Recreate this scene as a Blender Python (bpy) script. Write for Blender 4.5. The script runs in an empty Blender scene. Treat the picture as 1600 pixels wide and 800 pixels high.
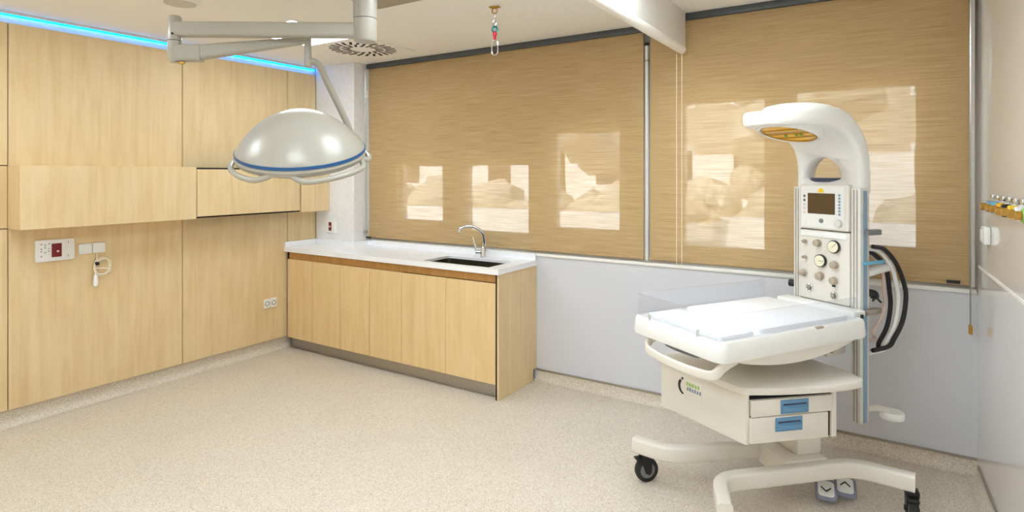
import bpy, bmesh, math, random
from mathutils import Vector, Matrix
random.seed(7)
S = bpy.context.scene
COL = S.collection
PI = math.pi
# ------------------------------------------------------------------ camera, sky, sun, exposure
FPX, EYE = 922.0, 1.60
YAW = math.atan(590.0 / FPX)
FW = Vector((-math.sin(YAW), math.cos(YAW), 0)); RT = Vector((math.cos(YAW), math.sin(YAW), 0))
cam = bpy.data.cameras.new('camera'); cam.sensor_width = 36; cam.lens = FPX / 1600 * 36
cam.shift_y = -128 / 1600; cam.clip_start = 0.05
co = bpy.data.objects.new('camera', cam); COL.objects.link(co)
co.location = (0, 0, EYE); co.rotation_euler = (PI / 2, 0, YAW); S.camera = co
W = bpy.data.worlds.new('sky'); S.world = W; W.use_nodes = True
wn = W.node_tree; bg = wn.nodes['Background']
sky = wn.nodes.new('ShaderNodeTexSky'); sky.sky_type = 'NISHITA'; sky.sun_disc = False
sky.sun_elevation = math.radians(48); sky.sun_rotation = math.radians(200)
wn.links.new(sky.outputs[0], bg.inputs[0]); bg.inputs[1].default_value = 1.2
sl = bpy.data.lights.new('sun', 'SUN'); sl.energy = 13.0; sl.angle = 0.01; sl.color = (1, .97, .94)
so = bpy.data.objects.new('sun', sl); COL.objects.link(so); so.location = (-3, -6, 9)
so.rotation_euler = (math.radians(42), 0, math.radians(-20))
S.view_settings.view_transform = 'Standard'; S.view_settings.look = 'None'
S.view_settings.gamma = 1; S.view_settings.use_curve_mapping = False
S.view_settings.exposure = 0.0
S.cycles.use_denoising = True
S.cycles.max_bounces = 10; S.cycles.diffuse_bounces = 6; S.cycles.transparent_max_bounces = 16
S.cycles.caustics_reflective = False; S.cycles.caustics_refractive = False
LED_STRENGTH = 15.0

def at(u, v, d):
    "a place at depth d (metres along the view axis) measured from the photograph"
    return FW * d + RT * ((u - 800) / FPX * d) + Vector((0, 0, EYE - (v - 272) / FPX * d))

# ------------------------------------------------------------------ materials
def s2l(c):
    return tuple(((x / 255) / 12.92 if x / 255 <= .04045 else ((x / 255 + .055) / 1.055) ** 2.4) for x in c)
def new_mat(name):
    m = bpy.data.materials.new(name); m.use_nodes = True
    return m, m.node_tree.nodes, m.node_tree.links, m.node_tree.nodes['Principled BSDF']
def plain(name, rgb, rough=.5, metal=0, spec=.5, noise=.04, scale=30, coat=0):
    m, n, l, b = new_mat(name)
    c = s2l(rgb)
    tc = n.new('ShaderNodeTexCoord'); t = n.new('ShaderNodeTexNoise'); t.inputs['Scale'].default_value = scale
    t.inputs['Detail'].default_value = 3
    l.new(tc.outputs['Object'], t.inputs['Vector'])
    r = n.new('ShaderNodeValToRGB')
    r.color_ramp.elements[0].position = .3; r.color_ramp.elements[1].position = .7
    r.color_ramp.elements[0].color = (*[x * (1 - noise) for x in c], 1)
    r.color_ramp.elements[1].color = (*[min(1, x * (1 + noise)) for x in c], 1)
    l.new(t.outputs[0], r.inputs[0]); l.new(r.outputs[0], b.inputs['Base Color'])
    b.inputs['Roughness'].default_value = rough; b.inputs['Metallic'].default_value = metal
    b.inputs['Specular IOR Level'].default_value = spec; b.inputs['Coat Weight'].default_value = coat
    b.inputs['Coat Roughness'].default_value = .05
    return m
def wood(name, a, b_, c):
    m, n, l, b = new_mat(name)
    tc = n.new('ShaderNodeTexCoord'); oi = n.new('ShaderNodeObjectInfo')
    add = n.new('ShaderNodeVectorMath'); add.operation = 'ADD'
    sc = n.new('ShaderNodeVectorMath'); sc.operation = 'SCALE'; sc.inputs['Scale'].default_value = 0
    l.new(tc.outputs['Object'], add.inputs[0])
    cx = n.new('ShaderNodeCombineXYZ')
    mu = n.new('ShaderNodeMath'); mu.operation = 'MULTIPLY'; mu.inputs[1].default_value = 7
    l.new(oi.outputs['Random'], mu.inputs[0]); l.new(mu.outputs[0], cx.inputs[0]); l.new(mu.outputs[0], cx.inputs[1])
    l.new(cx.outputs[0], add.inputs[1])
    mp = n.new('ShaderNodeMapping'); mp.inputs['Scale'].default_value = (14, 14, .9)
    l.new(add.outputs[0], mp.inputs['Vector'])
    t = n.new('ShaderNodeTexNoise'); t.inputs['Scale'].default_value = 1.6; t.inputs['Detail'].default_value = 8
    t.inputs['Roughness'].default_value = .62; t.inputs['Distortion'].default_value = .5
    l.new(mp.outputs[0], t.inputs['Vector'])
    mp2 = n.new('ShaderNodeMapping'); mp2.inputs['Scale'].default_value = (5, 5, 2.2)
    l.new(add.outputs[0], mp2.inputs['Vector'])
    t2 = n.new('ShaderNodeTexNoise'); t2.inputs['Scale'].default_value = 1.5; t2.inputs['Detail'].default_value = 4
    l.new(mp2.outputs[0], t2.inputs['Vector'])
    mx = n.new('ShaderNodeMix'); mx.data_type = 'FLOAT'; mx.inputs[0].default_value = .4
    l.new(t.outputs[0], mx.inputs[2]); l.new(t2.outputs[0], mx.inputs[3])
    r = n.new('ShaderNodeValToRGB')
    e = r.color_ramp.elements; e[0].position = .32; e[1].position = .68
    e[0].color = (*s2l(a), 1); e[1].color = (*s2l(c), 1)
    k = e.new(.5); k.color = (*s2l(b_), 1)
    l.new(mx.outputs[0], r.inputs[0]); l.new(r.outputs[0], b.inputs['Base Color'])
    b.inputs['Roughness'].default_value = .42; b.inputs['Specular IOR Level'].default_value = .35
    return m
def emit(name, rgb, s):
    m, n, l, b = new_mat(name)
    b.inputs['Base Color'].default_value = (*rgb, 1)
    b.inputs['Emission Color'].default_value = (*rgb, 1); b.inputs['Emission Strength'].default_value = s
    return m
def clear(name, rgb, trans=.9, rough=.02):
    m, n, l, b = new_mat(name)
    tr = n.new('ShaderNodeBsdfTransparent'); tr.inputs[0].default_value = (*rgb, 1)
    mx = n.new('ShaderNodeMixShader'); fr = n.new('ShaderNodeMath'); fr.operation = 'POWER'; fr.inputs[1].default_value = 4
    lw = n.new('ShaderNodeLayerWeight'); l.new(lw.outputs['Facing'], fr.inputs[0])
    ad = n.new('ShaderNodeMath'); ad.operation = 'ADD'; ad.inputs[1].default_value = 1 - trans; ad.use_clamp = True
    l.new(fr.outputs[0], ad.inputs[0]); l.new(ad.outputs[0], mx.inputs[0])
    gl = n.new('ShaderNodeBsdfGlossy'); gl.inputs['Roughness'].default_value = rough
    n.remove(b)
    l.new(tr.outputs[0], mx.inputs[1]); l.new(gl.outputs[0], mx.inputs[2])
    l.new(mx.outputs[0], n['Material Output'].inputs[0])
    return m
def floor_mat():
    m, n, l, b = new_mat('terrazzo_vinyl')
    tc = n.new('ShaderNodeTexCoord')
    v = n.new('ShaderNodeTexVoronoi'); v.inputs['Scale'].default_value = 260
    l.new(tc.outputs['Object'], v.inputs['Vector'])
    sep = n.new('ShaderNodeSeparateColor'); l.new(v.outputs['Color'], sep.inputs[0])
    r = n.new('ShaderNodeValToRGB'); e = r.color_ramp.elements
    e[0].position = 0; e[0].color = (*s2l((178, 160, 138)), 1)
    e[1].position = 1; e[1].color = (*s2l((242, 236, 226)), 1)
    for p, c in ((.1, (200, 184, 164)), (.2, (213, 201, 183)), (.6, (219, 208, 192)), (.9, (228, 219, 205))):
        k = e.new(p); k.color = (*s2l(c), 1)
    l.new(sep.outputs[0], r.inputs[0])
    t = n.new('ShaderNodeTexNoise'); t.inputs['Scale'].default_value = 2.0; t.inputs['Detail'].default_value = 3
    l.new(tc.outputs['Object'], t.inputs['Vector'])
    mx = n.new('ShaderNodeMix'); mx.data_type = 'RGBA'; mx.blend_type = 'MULTIPLY'; mx.inputs[0].default_value = .12
    l.new(r.outputs[0], mx.inputs[6]); l.new(t.outputs[0], mx.inputs[7])
    l.new(mx.outputs[2], b.inputs['Base Color'])
    b.inputs['Roughness'].default_value = .42; b.inputs['Specular IOR Level'].default_value = .35
    return m
def blind_mat():
    m, n, l, b = new_mat('screen_fabric')
    tc = n.new('ShaderNodeTexCoord')
    mp = n.new('ShaderNodeMapping'); mp.inputs['Scale'].default_value = (2.2, 1, 105)
    l.new(tc.outputs['Object'], mp.inputs['Vector'])
    t = n.new('ShaderNodeTexNoise'); t.inputs['Scale'].default_value = 1.6; t.inputs['Detail'].default_value = 4
    t.inputs['Roughness'].default_value = .65
    l.new(mp.outputs[0], t.inputs['Vector'])
    r = n.new('ShaderNodeValToRGB'); e = r.color_ramp.elements
    e[0].position = .3; e[1].position = .72
    e[0].color = (*s2l((190, 157, 106)), 1); e[1].color = (*s2l((232, 204, 156)), 1)
    l.new(t.outputs[0], r.inputs[0]); l.new(r.outputs[0], b.inputs['Base Color'])
    b.inputs['Roughness'].default_value = .85; b.inputs['Specular IOR Level'].default_value = .15
    tl = n.new('ShaderNodeBsdfTranslucent'); l.new(r.outputs[0], tl.inputs[0])
    m1 = n.new('ShaderNodeMixShader'); m1.inputs[0].default_value = .08
    l.new(b.outputs[0], m1.inputs[1]); l.new(tl.outputs[0], m1.inputs[2])
    tr = n.new('ShaderNodeBsdfTransparent'); tr.inputs[0].default_value = (1, 1, 1, 1)
    m2 = n.new('ShaderNodeMixShader')
    mr = n.new('ShaderNodeMapRange'); mr.inputs[1].default_value = .3; mr.inputs[2].default_value = .7
    mr.inputs[3].default_value = .24; mr.inputs[4].default_value = .34
    l.new(t.outputs[0], mr.inputs[0]); l.new(mr.outputs[0], m2.inputs[0])
    l.new(m1.outputs[0], m2.inputs[1]); l.new(tr.outputs[0], m2.inputs[2])
    l.new(m2.outputs[0], n['Material Output'].inputs[0])
    return m

M = dict(
    wood=wood('maple_veneer', (216, 188, 142), (226, 201, 156), (233, 211, 170)),
    wood_cab=wood('maple_veneer_doors', (219, 186, 134), (229, 199, 147), (235, 209, 162)),
    wood_dark=wood('oak_grip_strip', (176, 128, 72), (192, 144, 84), (204, 158, 100)),
    white_wall=plain('white_paint', (236, 236, 238), .5),
    vinyl=plain('white_wall_vinyl', (214, 215, 222), .3, spec=.4, noise=.01, scale=2),
    gloss=plain('glossy_white_laminate', (236, 232, 228), .12, coat=.6, noise=.01),
    ceil=plain('ceiling_paint', (244, 241, 236), .8, noise=.01),
    beam=plain('white_gloss_paint', (248, 246, 240), .3, noise=.01),
    floor=floor_mat(), blind=blind_mat(),
    dark=plain('black_gap', (24, 20, 18), .8),
    black=plain('black_plastic', (22, 22, 24), .4),
    rubber=plain('black_rubber', (30, 30, 32), .6),
    grey=plain('grey_plastic', (120, 122, 124), .5),
    dgrey=plain('dark_grey_metal', (88, 92, 96), .45, metal=.4),
    steel=plain('brushed_steel', (176, 168, 156), .35, metal=.85, scale=60),
    bowl=plain('dull_stainless', (104, 98, 84), .3, metal=.9),
    chrome=plain('chrome', (225, 228, 232), .06, metal=1, noise=.01),
    alu=plain('aluminium', (220, 219, 214), .35, metal=.15),
    bluealu=plain('blue_grey_parts_and_reflection', (142, 170, 194), .4, metal=.3),  # outlet and button colour, also the reflected blue on the column rails
    grille=plain('pale_grey_mesh', (206, 200, 192), .7, noise=.15, scale=120),
    solid=plain('white_solid_surface', (246, 247, 250), .22, noise=.01),
    plastic=plain('white_plastic', (240, 240, 238), .35, noise=.01),
    cream=plain('cream_enamel', (228, 223, 213), .3, noise=.015, scale=8),
    lampw=plain('warm_white_enamel', (174, 169, 157), .3, noise=.01, scale=6, coat=.1),
    blue=plain('blue_plastic', (98, 146, 184), .35),
    stripe=plain('blue_stripe', (34, 92, 148), .4),
    navy=plain('navy_plastic', (58, 62, 92), .4),
    screen=plain('unlit_lcd', (92, 72, 46), .18),
    orange=plain('amber_reflector', (255, 190, 36), .35, noise=.12, scale=40, coat=.6),
    pedal=plain('grey_lavender_plastic', (138, 140, 162), .45),
    knob=plain('taupe_knob', (178, 162, 144), .45),
    red=plain('red_socket', (120, 18, 22), .4),
    redp=plain('red_anodised', (200, 34, 44), .3, metal=.3),
    teal=plain('teal_anodised', (24, 124, 134), .3, metal=.3),
    yellow=plain('yellow_plastic', (244, 206, 40), .4),
    green=plain('green_print', (150, 190, 90), .5),
    bprint=plain('grey_blue_print', (120, 138, 160), .5),
    brass=plain('brass', (196, 150, 70), .3, metal=.8),
    cord=plain('ivory_cord', (240, 232, 214), .5),
    pinkh=plain('pale_pink_hose', (226, 206, 200), .4),
    lblue=plain('cyan_strap', (110, 180, 214), .4),
    gauge=plain('gauge_dial', (238, 230, 206), .4),
    mattress=plain('white_mattress', (250, 250, 252), .55, noise=.005),
    clear=clear('clear_acrylic', (.97, .98, 1), .93), glass=clear('window_glass', (.95, .98, .97), .98),
    beads=clear('clear_bead_chain', (.9, .9, .85), .45, .2),
    led=emit('led_panel_diffuser', (.83, .93, 1), LED_STRENGTH),
    bled=emit('blue_led_strip', (.0, .30, 1.0), 7),
    ext_wall=plain('white_render', (240, 238, 232), .8),
    ext_ground=plain('pale_concrete', (214, 208, 198), .9, noise=.1, scale=2),
    ext_build=plain('beige_render', (186, 172, 154), .8, noise=.05, scale=3),
    ext_dark=plain('dark_window', (60, 64, 70), .2),
    bark=plain('bark', (110, 88, 66), .9, noise=.2),
    leaf=plain('foliage', (196, 186, 166), .8, noise=.3, scale=8),
)

# ------------------------------------------------------------------ mesh builder
class MB:
    def __init__(s): s.bm = bmesh.new()
    def box(s, a, b, bev=0, seg=2, rot=None):
        x0, y0, z0 = a; x1, y1, z1 = b
        t = bmesh.new()
        vs = [t.verts.new(p) for p in ((x0,y0,z0),(x1,y0,z0),(x1,y1,z0),(x0,y1,z0),(x0,y0,z1),(x1,y0,z1),(x1,y1,z1),(x0,y1,z1))]
        for f in ((3,2,1,0),(4,5,6,7),(0,1,5,4),(1,2,6,5),(2,3,7,6),(3,0,4,7)): t.faces.new([vs[i] for i in f])
        if bev: bmesh.ops.bevel(t, geom=t.edges[:], offset=bev, segments=seg, profile=.5, affect='EDGES')
        if rot is not None: bmesh.ops.transform(t, matrix=rot, verts=t.verts[:])
        return s.merge(t)
    def merge(s, t, mat=None):
        if mat is not None: bmesh.ops.transform(t, matrix=mat, verts=t.verts[:])
        me = bpy.data.meshes.new('tmp'); t.to_mesh(me); t.free(); s.bm.from_mesh(me); bpy.data.meshes.remove(me)
        return s
    def prism(s, poly, z0, z1, bev=0, seg=2, mat=None):
        t = bmesh.new()
        lo = [t.verts.new((p[0], p[1], z0)) for p in poly]; hi = [t.verts.new((p[0], p[1], z1)) for p in poly]
        n = len(poly)
        t.faces.new(lo[::-1]); t.faces.new(hi)
        for i in range(n): t.faces.new((lo[i], lo[(i+1) % n], hi[(i+1) % n], hi[i]))
        bmesh.ops.recalc_face_normals(t, faces=t.faces[:])
        if bev: bmesh.ops.bevel(t, geom=[e for e in t.edges], offset=bev, segments=seg, profile=.5, affect='EDGES')
        return s.merge(t, mat)
    def loft(s, rings, cap=True, mat=None, closed=True):
        t = bmesh.new()
        R = [[t.verts.new(p) for p in r] for r in rings]
        n = len(R[0])
        for a, b in zip(R, R[1:]):
            for i in range(n if closed else n - 1):
                t.faces.new((a[i], a[(i+1) % n], b[(i+1) % n], b[i]))
        if cap:
            t.faces.new(R[0][::-1]); t.faces.new(R[-1])
        bmesh.ops.recalc_face_normals(t, faces=t.faces[:])
        return s.merge(t, mat)
    def tube(s, path, r, n=10, mat=None, flat=1.0):
        P = [Vector(p) for p in path]
        rr = r if isinstance(r, (list, tuple)) else [r] * len(P)
        rings = []
        up = None
        for i, p in enumerate(P):
            d = (P[min(i+1, len(P)-1)] - P[max(i-1, 0)]).normalized()
            if up is None:
                up = Vector((0, 0, 1)) if abs(d.z) < .9 else Vector((1, 0, 0))
            x = d.cross(up).normalized(); up = x.cross(d).normalized()
            rings.append([p + x * math.cos(k*2*PI/n) * rr[i] + up * math.sin(k*2*PI/n) * rr[i] * flat for k in range(n)])
        return s.loft(rings, mat=mat)
    def lathe(s, prof, n=32, mat=None):
        rings = [[(r * math.cos(k*2*PI/n), r * math.sin(k*2*PI/n), z) for k in range(n)] for r, z in prof]
        return s.loft(rings, cap=True, mat=mat)
    def cyl(s, a, b, r, n=20):
        a = Vector(a); b = Vector(b); q = (b - a).to_track_quat('Z', 'Y').to_matrix().to_4x4()
        L = (b - a).length; c = min(r, L) * .12
        return s.lathe([(r - c, 0), (r, c), (r, L - c), (r - c, L)], n, Matrix.Translation(a) @ q)
    def torus(s, R, r, n=24, k=8, mat=None, sx=1, sy=1):
        t = bmesh.new()
        V = [[t.verts.new(((R + r*math.cos(j*2*PI/k)) * math.cos(i*2*PI/n) * sx, (R + r*math.cos(j*2*PI/k)) * math.sin(i*2*PI/n) * sy, r*math.sin(j*2*PI/k))) for j in range(k)] for i in range(n)]
        for i in range(n):
            for j in range(k): t.faces.new((V[i][j], V[(i+1) % n][j], V[(i+1) % n][(j+1) % k], V[i][(j+1) % k]))
        bmesh.ops.recalc_face_normals(t, faces=t.faces[:])
        return s.merge(t, mat)
    def grid(s, xs, ys, skip, z0, z1, mat=None):
        "a slab on a grid with cells left out"
        nx, ny = len(xs) - 1, len(ys) - 1
        on = lambda i, j: 0 <= i < nx and 0 <= j < ny and (i, j) not in skip
        t = bmesh.new(); cache = {}
        def V(i, j, z):
            if (i, j, z) not in cache: cache[i, j, z] = t.verts.new((xs[i], ys[j], z))
            return cache[i, j, z]
        for i in range(nx):
            for j in range(ny):
                if not on(i, j): continue
                t.faces.new((V(i,j,z1), V(i+1,j,z1), V(i+1,j+1,z1), V(i,j+1,z1)))
                t.faces.new((V(i,j+1,z0), V(i+1,j+1,z0), V(i+1,j,z0), V(i,j,z0)))
                for di, dj, a, b in ((0,-1,(0,0),(1,0)), (1,0,(1,0),(1,1)), (0,1,(1,1),(0,1)), (-1,0,(0,1),(0,0))):
                    if not on(i+di, j+dj):
                        t.faces.new((V(i+a[0],j+a[1],z0), V(i+b[0],j+b[1],z0), V(i+b[0],j+b[1],z1), V(i+a[0],j+a[1],z1)))
        bmesh.ops.recalc_face_normals(t, faces=t.faces[:])
        return s.merge(t, mat)
    def build(s, name, mat, parent=None, smooth=True, angle=40):
        bm = s.bm
        for e in bm.edges:
            if len(e.link_faces) == 2 and e.calc_face_angle(0) > math.radians(angle): e.smooth = False
        for f in bm.faces: f.smooth = smooth
        me = bpy.data.meshes.new(name); bm.to_mesh(me); bm.free()
        me.materials.append(M[mat])
        o = bpy.data.objects.new(name, me); COL.objects.link(o)
        if parent is not None: o.parent = parent
        return o
def tag(o, label=None, cat=None, group=None, kind=None):
    for k, v in (('label', label), ('category', cat), ('group', group), ('kind', kind)):
        if v: o[k] = v
    return o
def empty(name, loc, rz=0, label=None, cat=None, group=None):
    o = bpy.data.objects.new(name, None); COL.objects.link(o); o.location = loc; o.rotation_euler = (0, 0, rz)
    o.empty_display_size = .1
    return tag(o, label, cat, group)
def copy_tree(o, parent=None):
    c = o.copy(); COL.objects.link(c); c.parent = parent
    for ch in list(o.children): copy_tree(ch, c)
    return c
def struct(o): return tag(o, kind='structure')
def bez(pts, n=12):
    "smooth curve through points (Catmull-Rom)"
    P = [Vector(p) for p in pts]; P = [P[0]*2 - P[1]] + P + [P[-1]*2 - P[-2]]
    out = []
    for i in range(1, len(P) - 2):
        for k in range(n):
            t = k / n; a, b, c, d = P[i-1], P[i], P[i+1], P[i+2]
            out.append(.5 * ((2*b) + (c-a)*t + (2*a-5*b+4*c-d)*t*t + (3*b-a-3*c+d)*t**3))
    out.append(P[-2]); return out
def rrect(hx, hy, r, n=5, cx=0, cy=0):
    out = []
    for sx, sy, a0 in ((1,1,0),(-1,1,90),(-1,-1,180),(1,-1,270)):
        for k in range(n + 1):
            a = math.radians(a0 + 90 * k / n)
            out.append((cx + sx*(hx-r) + r*math.cos(a), cy + sy*(hy-r) + r*math.sin(a)))
    return out

# ------------------------------------------------------------------ the room
XL, YW = -4.68, 3.98                 # faces of the panelled wall and the wall below the windows
YC, XC = 3.79, -4.15                 # pier in the corner
ZC, ZC2 = 2.63, 2.67
XS = -1.16
YB = -2.3
RW = lambda y: .393 + .033 * (YW - y)   # the right-hand wall runs slightly askew
struct(MB().box((-5.0, YB - .2, -.1), (1.0, 4.2, 0)).build('floor', 'floor'))
struct(MB().box((-5.0, YB - .2, ZC), (XS, 4.2, ZC + .15)).box((XS, YB - .2, ZC2), (1.0, 4.2, ZC + .15)).build('ceiling', 'ceil'))
struct(MB().box((-4.95, YB - .2, 0), (.9, YB, ZC2)).build('wall_front', 'white_wall'))
wr = struct(MB().prism([(RW(4.2), 4.2), (RW(YB), YB - .02), (RW(YB) + .15, YB - .02), (RW(4.2) + .15, 4.2)], 0, ZC2).build('wall_right', 'gloss'))
# joint strip on the right wall
struct(MB().prism([(RW(3.93) - .003, 3.93), (RW(YB) - .003, YB), (RW(YB) + .002, YB), (RW(3.93) + .002, 3.93)], 1.108, 1.122).build('trim_1', 'beam'))
# window wall: lower part and, set back, the part with the openings
WIN = [(-3.875, -3.323, 1.148, 1.702), (-3.11, -2.44, 1.085, 1.705), (-2.241, -1.654, 1.151, 1.946), (-1.231, -.655, 1.076, 2.118), (-.524, .158, 1.144, 2.142)]
xs = sorted([XL - .3, RW(4.1) + .1] + [w[0] for w in WIN] + [w[1] for w in WIN])
zs = sorted([.96, ZC2] + [w[2] for w in WIN] + [w[3] for w in WIN])
skip = {(i, j) for i in range(len(xs)-1) for j in range(len(zs)-1)
        if any(w[0] <= (xs[i]+xs[i+1])/2 <= w[1] and w[2] <= (zs[j]+zs[j+1])/2 <= w[3] for w in WIN)}
mb = MB().grid(xs, zs, skip, -4.20, -4.06, Matrix(((1,0,0,0),(0,0,-1,0),(0,1,0,0),(0,0,0,1))))
mb.box((XL - .3, YW, 0), (RW(YW) + .1, 4.2, .96))
wb = struct(mb.build('wall_back', 'vinyl', smooth=False))
struct(MB().box((XC, YW - .012, .962), (RW(YW) - .002, 4.058, .985), .003).build('trim_2', 'beam'))   # window ledge
struct(MB().box((XL + .001, YC, 0), (XC, YW + .08, ZC - .001)).build('wall_corner_pier', 'white_wall'))
for i, (x0, x1, z0, z1) in enumerate(WIN):
    f = .03
    m = MB().grid([x0, x0+f, x1-f, x1], [z0, z0+f, z1-f, z1], {(1, 1)}, -4.17, -4.11, Matrix(((1,0,0,0),(0,0,-1,0),(0,1,0,0),(0,0,0,1))))
    w = struct(m.build('window_%d' % (i+1), 'plastic', smooth=False))
    MB().box((x0+f, 4.135, z0+f), (x1-f, 4.141, z1-f)).build('pane', 'glass', w)
# panelled wall: white backing with veneered panels standing proud
wl = struct(MB().box((-4.95, YB - .2, 0), (-4.71, 4.2, ZC)).build('wall_left', 'white_wall'))
ZP0, ZP1, ZA, ZB = .11, 2.555, 1.255, 1.654
g = .0025
ys = [YB, -.78, .32, 1.42, 2.51, 3.47, YC - .002]
for a, b in zip(ys, ys[1:]):
    rows = [(ZP0, ZP1)] if a >= 1.4 else [(ZP0, ZA), (ZA, ZB), (ZB, ZP1)]
    for z0, z1 in rows:
        MB().box((-4.709, a + g, z0 + (g if z0 != ZP0 else 0)), (XL, b - g, z1 - (g if z1 != ZP1 else 0)), .0015, 1).build('wood_panel', 'wood', wl)
MB().box((-4.7095, YB, ZP0), (-4.70, YC - .003, ZP1 - .01)).build('joint_backing', 'dark', wl)
# coved skirtings in the floor material
def cove(name, p0, p1, nrm, h, cap):
    prof = [(0, h), (.004, h), (.006, .05)] + [(.006 + .045*(1-math.cos(a)), .05 - .05*math.sin(a) + .0) for a in [k*PI/2/6 for k in range(1, 7)]] + [(.052, -.0), (0, 0)]
    p0, p1, nrm = Vector(p0), Vector(p1), Vector(nrm)
    o = MB().loft([[p + nrm * q[0] + Vector((0, 0, q[1])) for q in prof] for p in (p0, p1)]).build(name, 'floor')
    struct(o)
    if cap:
        c = [(0, h), (.008, h), (.008, h + .012), (0, h + .012)]
        MB().loft([[p + nrm * q[0] + Vector((0, 0, q[1])) for q in c] for p in (p0, p1)]).build('cap_strip', 'steel', o)
    return o
cove('baseboard_left', (-4.709, YB, .0005), (-4.709, 3.52, .0005), (1, 0, 0), .108, False)
cove('baseboard_back', (-2.316, YW, .0005), (RW(YW) - .0, YW, .0005), (0, -1, 0), .075, True)
cove('baseboard_right', (RW(YW - .06), YW - .06, .0005), (RW(YB), YB, .0005), (-1, -.033, 0), .06, True)
# ceiling downstand with a rounded lower lip
y0, y1 = YB, 3.90
m = MB().box((-1.185, y0, 2.425), (-1.135, y1, ZC2 - .0005), .003)
m.tube([(-1.16, y0, 2.425), (-1.16, y1, 2.425)], .029, 14)
struct(m.build('trim_3', 'beam'))
# ------------------------------------------------------------------ blue LED strip above the panels
o = empty('led_strip', (-4.69, 0, 2.60), 0, 'blue glowing LED strip along the top of the wood panelled wall', 'light strip')
MB().box((-.02, YB, .012), (.005, YC - .005, .0295)).build('profile', 'alu', o)
MB().box((-.012, YB, .002), (.002, YC - .005, .012)).build('diffuser', 'bled', o)

# ------------------------------------------------------------------ blinds
def blind(x0, x1, ztop, label, chain_x, last):
    o = empty('roller_blind', ((x0+x1)/2, 3.955, 1.0), 0, label, 'blind', 'roller blinds')
    h = (x1 - x0) / 2; zt = ztop - 1.0
    MB().box((-h + .012, -.0008, .02), (h - .012, .0008, zt - .03)).build('fabric', 'blind', o, smooth=False)
    m = MB(); m.tube([(-h + .012, 0, .016), (h - .012, 0, .016)], .011, 12); m.build('hem_bar', 'blind', o)
    MB().box((-h, -.03, zt - .045), (h, .03, zt - .0008), .004).build('headrail', 'dgrey', o)
    return o, h, zt
b1, h1, t1 = blind(-4.135, -1.432, ZC, 'wide tan screen roller blind over the counter with the sink', 0, 0)
b2, h2, t2 = blind(-1.408, .368, ZC2, 'tan screen roller blind behind the infant warmer', 0, 0)
MB().box((-h1 - .012, -.016, .0), (-h1 + .010, .016, t1 - .046), .003).build('guide_rail', 'alu', b1)
MB().cyl((h1 + .012, 0, .0), (h1 + .012, 0, t1 - .12), .012).build('guide_rod', 'alu', b1)
MB().cyl((h1 + .012, 0, t1 - .25), (h1 + .012, 0, t1 - .235), .0165).build('rod_collar', 'steel', b1)
MB().cyl((h1 + .012, 0, t1 - .14), (h1 + .012, 0, t1 - .118), .0165).build('rod_collar', 'black', b1)
MB().box((h2 - .010, -.014, .0), (h2 + .012, .014, t2 - .046), .003).build('guide_rail', 'alu', b2)
MB().box((h2 - .11, -.0125, .012), (h2 - .05, -.006, .03), .001).build('hem_tag', 'black', b2)
MB().box((-h1 - .008, -.045, t1 - .32), (-h1 + .014, -.018, t1 - .24), .004).build('chain_bracket', 'plastic', b1)
MB().box((-h1 - .006, -.03, .0), (-h1 + .05, -.013, .014), .002).build('rail_foot', 'black', b1)
m = MB()
for dx in (0, .02): m.tube([(-h1 + .002 + dx*.3, -.03 - dx, t1 - .05), (-h1 + .002 + dx*.3, -.03 - dx, .06)], .0022, 6)
ch = m.build('bead_chain', 'beads', b1); MB().box((-h1 - .006, -.058, .045), (-h1 + .016, -.022, .075), .004).build('chain_connector', 'beads', ch)
m = MB()
for dx in (0, .028): m.tube([(h2 - .012, -.055 - dx, t2 - .05), (h2 - .012, -.055 - dx, -.20)], .003, 6)
ch = m.build('bead_chain', 'beads', b2); 
for dx in (0, .028): MB().cyl((h2 - .012, -.055 - dx, -.235), (h2 - .012, -.055 - dx, -.19), .008).build('chain_connector', 'brass', ch)
# two cords falling from the end of the downstand
o = empty('pull_cord', (-1.16, 3.86, 1.0), 0, 'pair of thin ivory pull cords hanging from the white ceiling downstand', 'cord')
for dx in (-.022, .012): MB().tube([(dx, 0, 1.392), (dx, 0, -.02)], .0022, 6).build('cord', 'cord', o)

# ------------------------------------------------------------------ ceiling fittings
PAN = [(-3.63, 2.80), (-3.64, .9), (-3.64, -1.1), (-1.70, 2.36), (-1.70, .9), (-1.70, -1.1), (-.81, 2.58), (-.81, .7), (-.81, -1.1)]  # last row is unseen, set close to the downstand to brighten it
def panel_light(x, y, z, label):
    o = empty('ceiling_light', (x, y, z), 0, label, 'ceiling light', 'square LED ceiling panels')
    MB().grid([-.3, -.285, .285, .3], [-.3, -.285, .285, .3], {(1, 1)}, -.010, -.0005).build('frame', 'plastic', o)
    MB().box((-.2845, -.2845, -.007), (.2845, .2845, -.0005)).build('diffuser', 'led', o)
for i, (x, y) in enumerate(PAN):
    nth = ('first', 'second', 'third')[i % 3]; col = ('beside the wood panelled wall', 'between operating lamp and downstand', 'placed out of view to brighten the downstand')[i // 3]
    panel_light(x, y, ZC2 if x > XS else ZC, 'square LED ceiling panel glowing behind the operating lamp arm' if i == 0 else '%s LED ceiling panel from the windows, row %s' % (nth, col))
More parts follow.
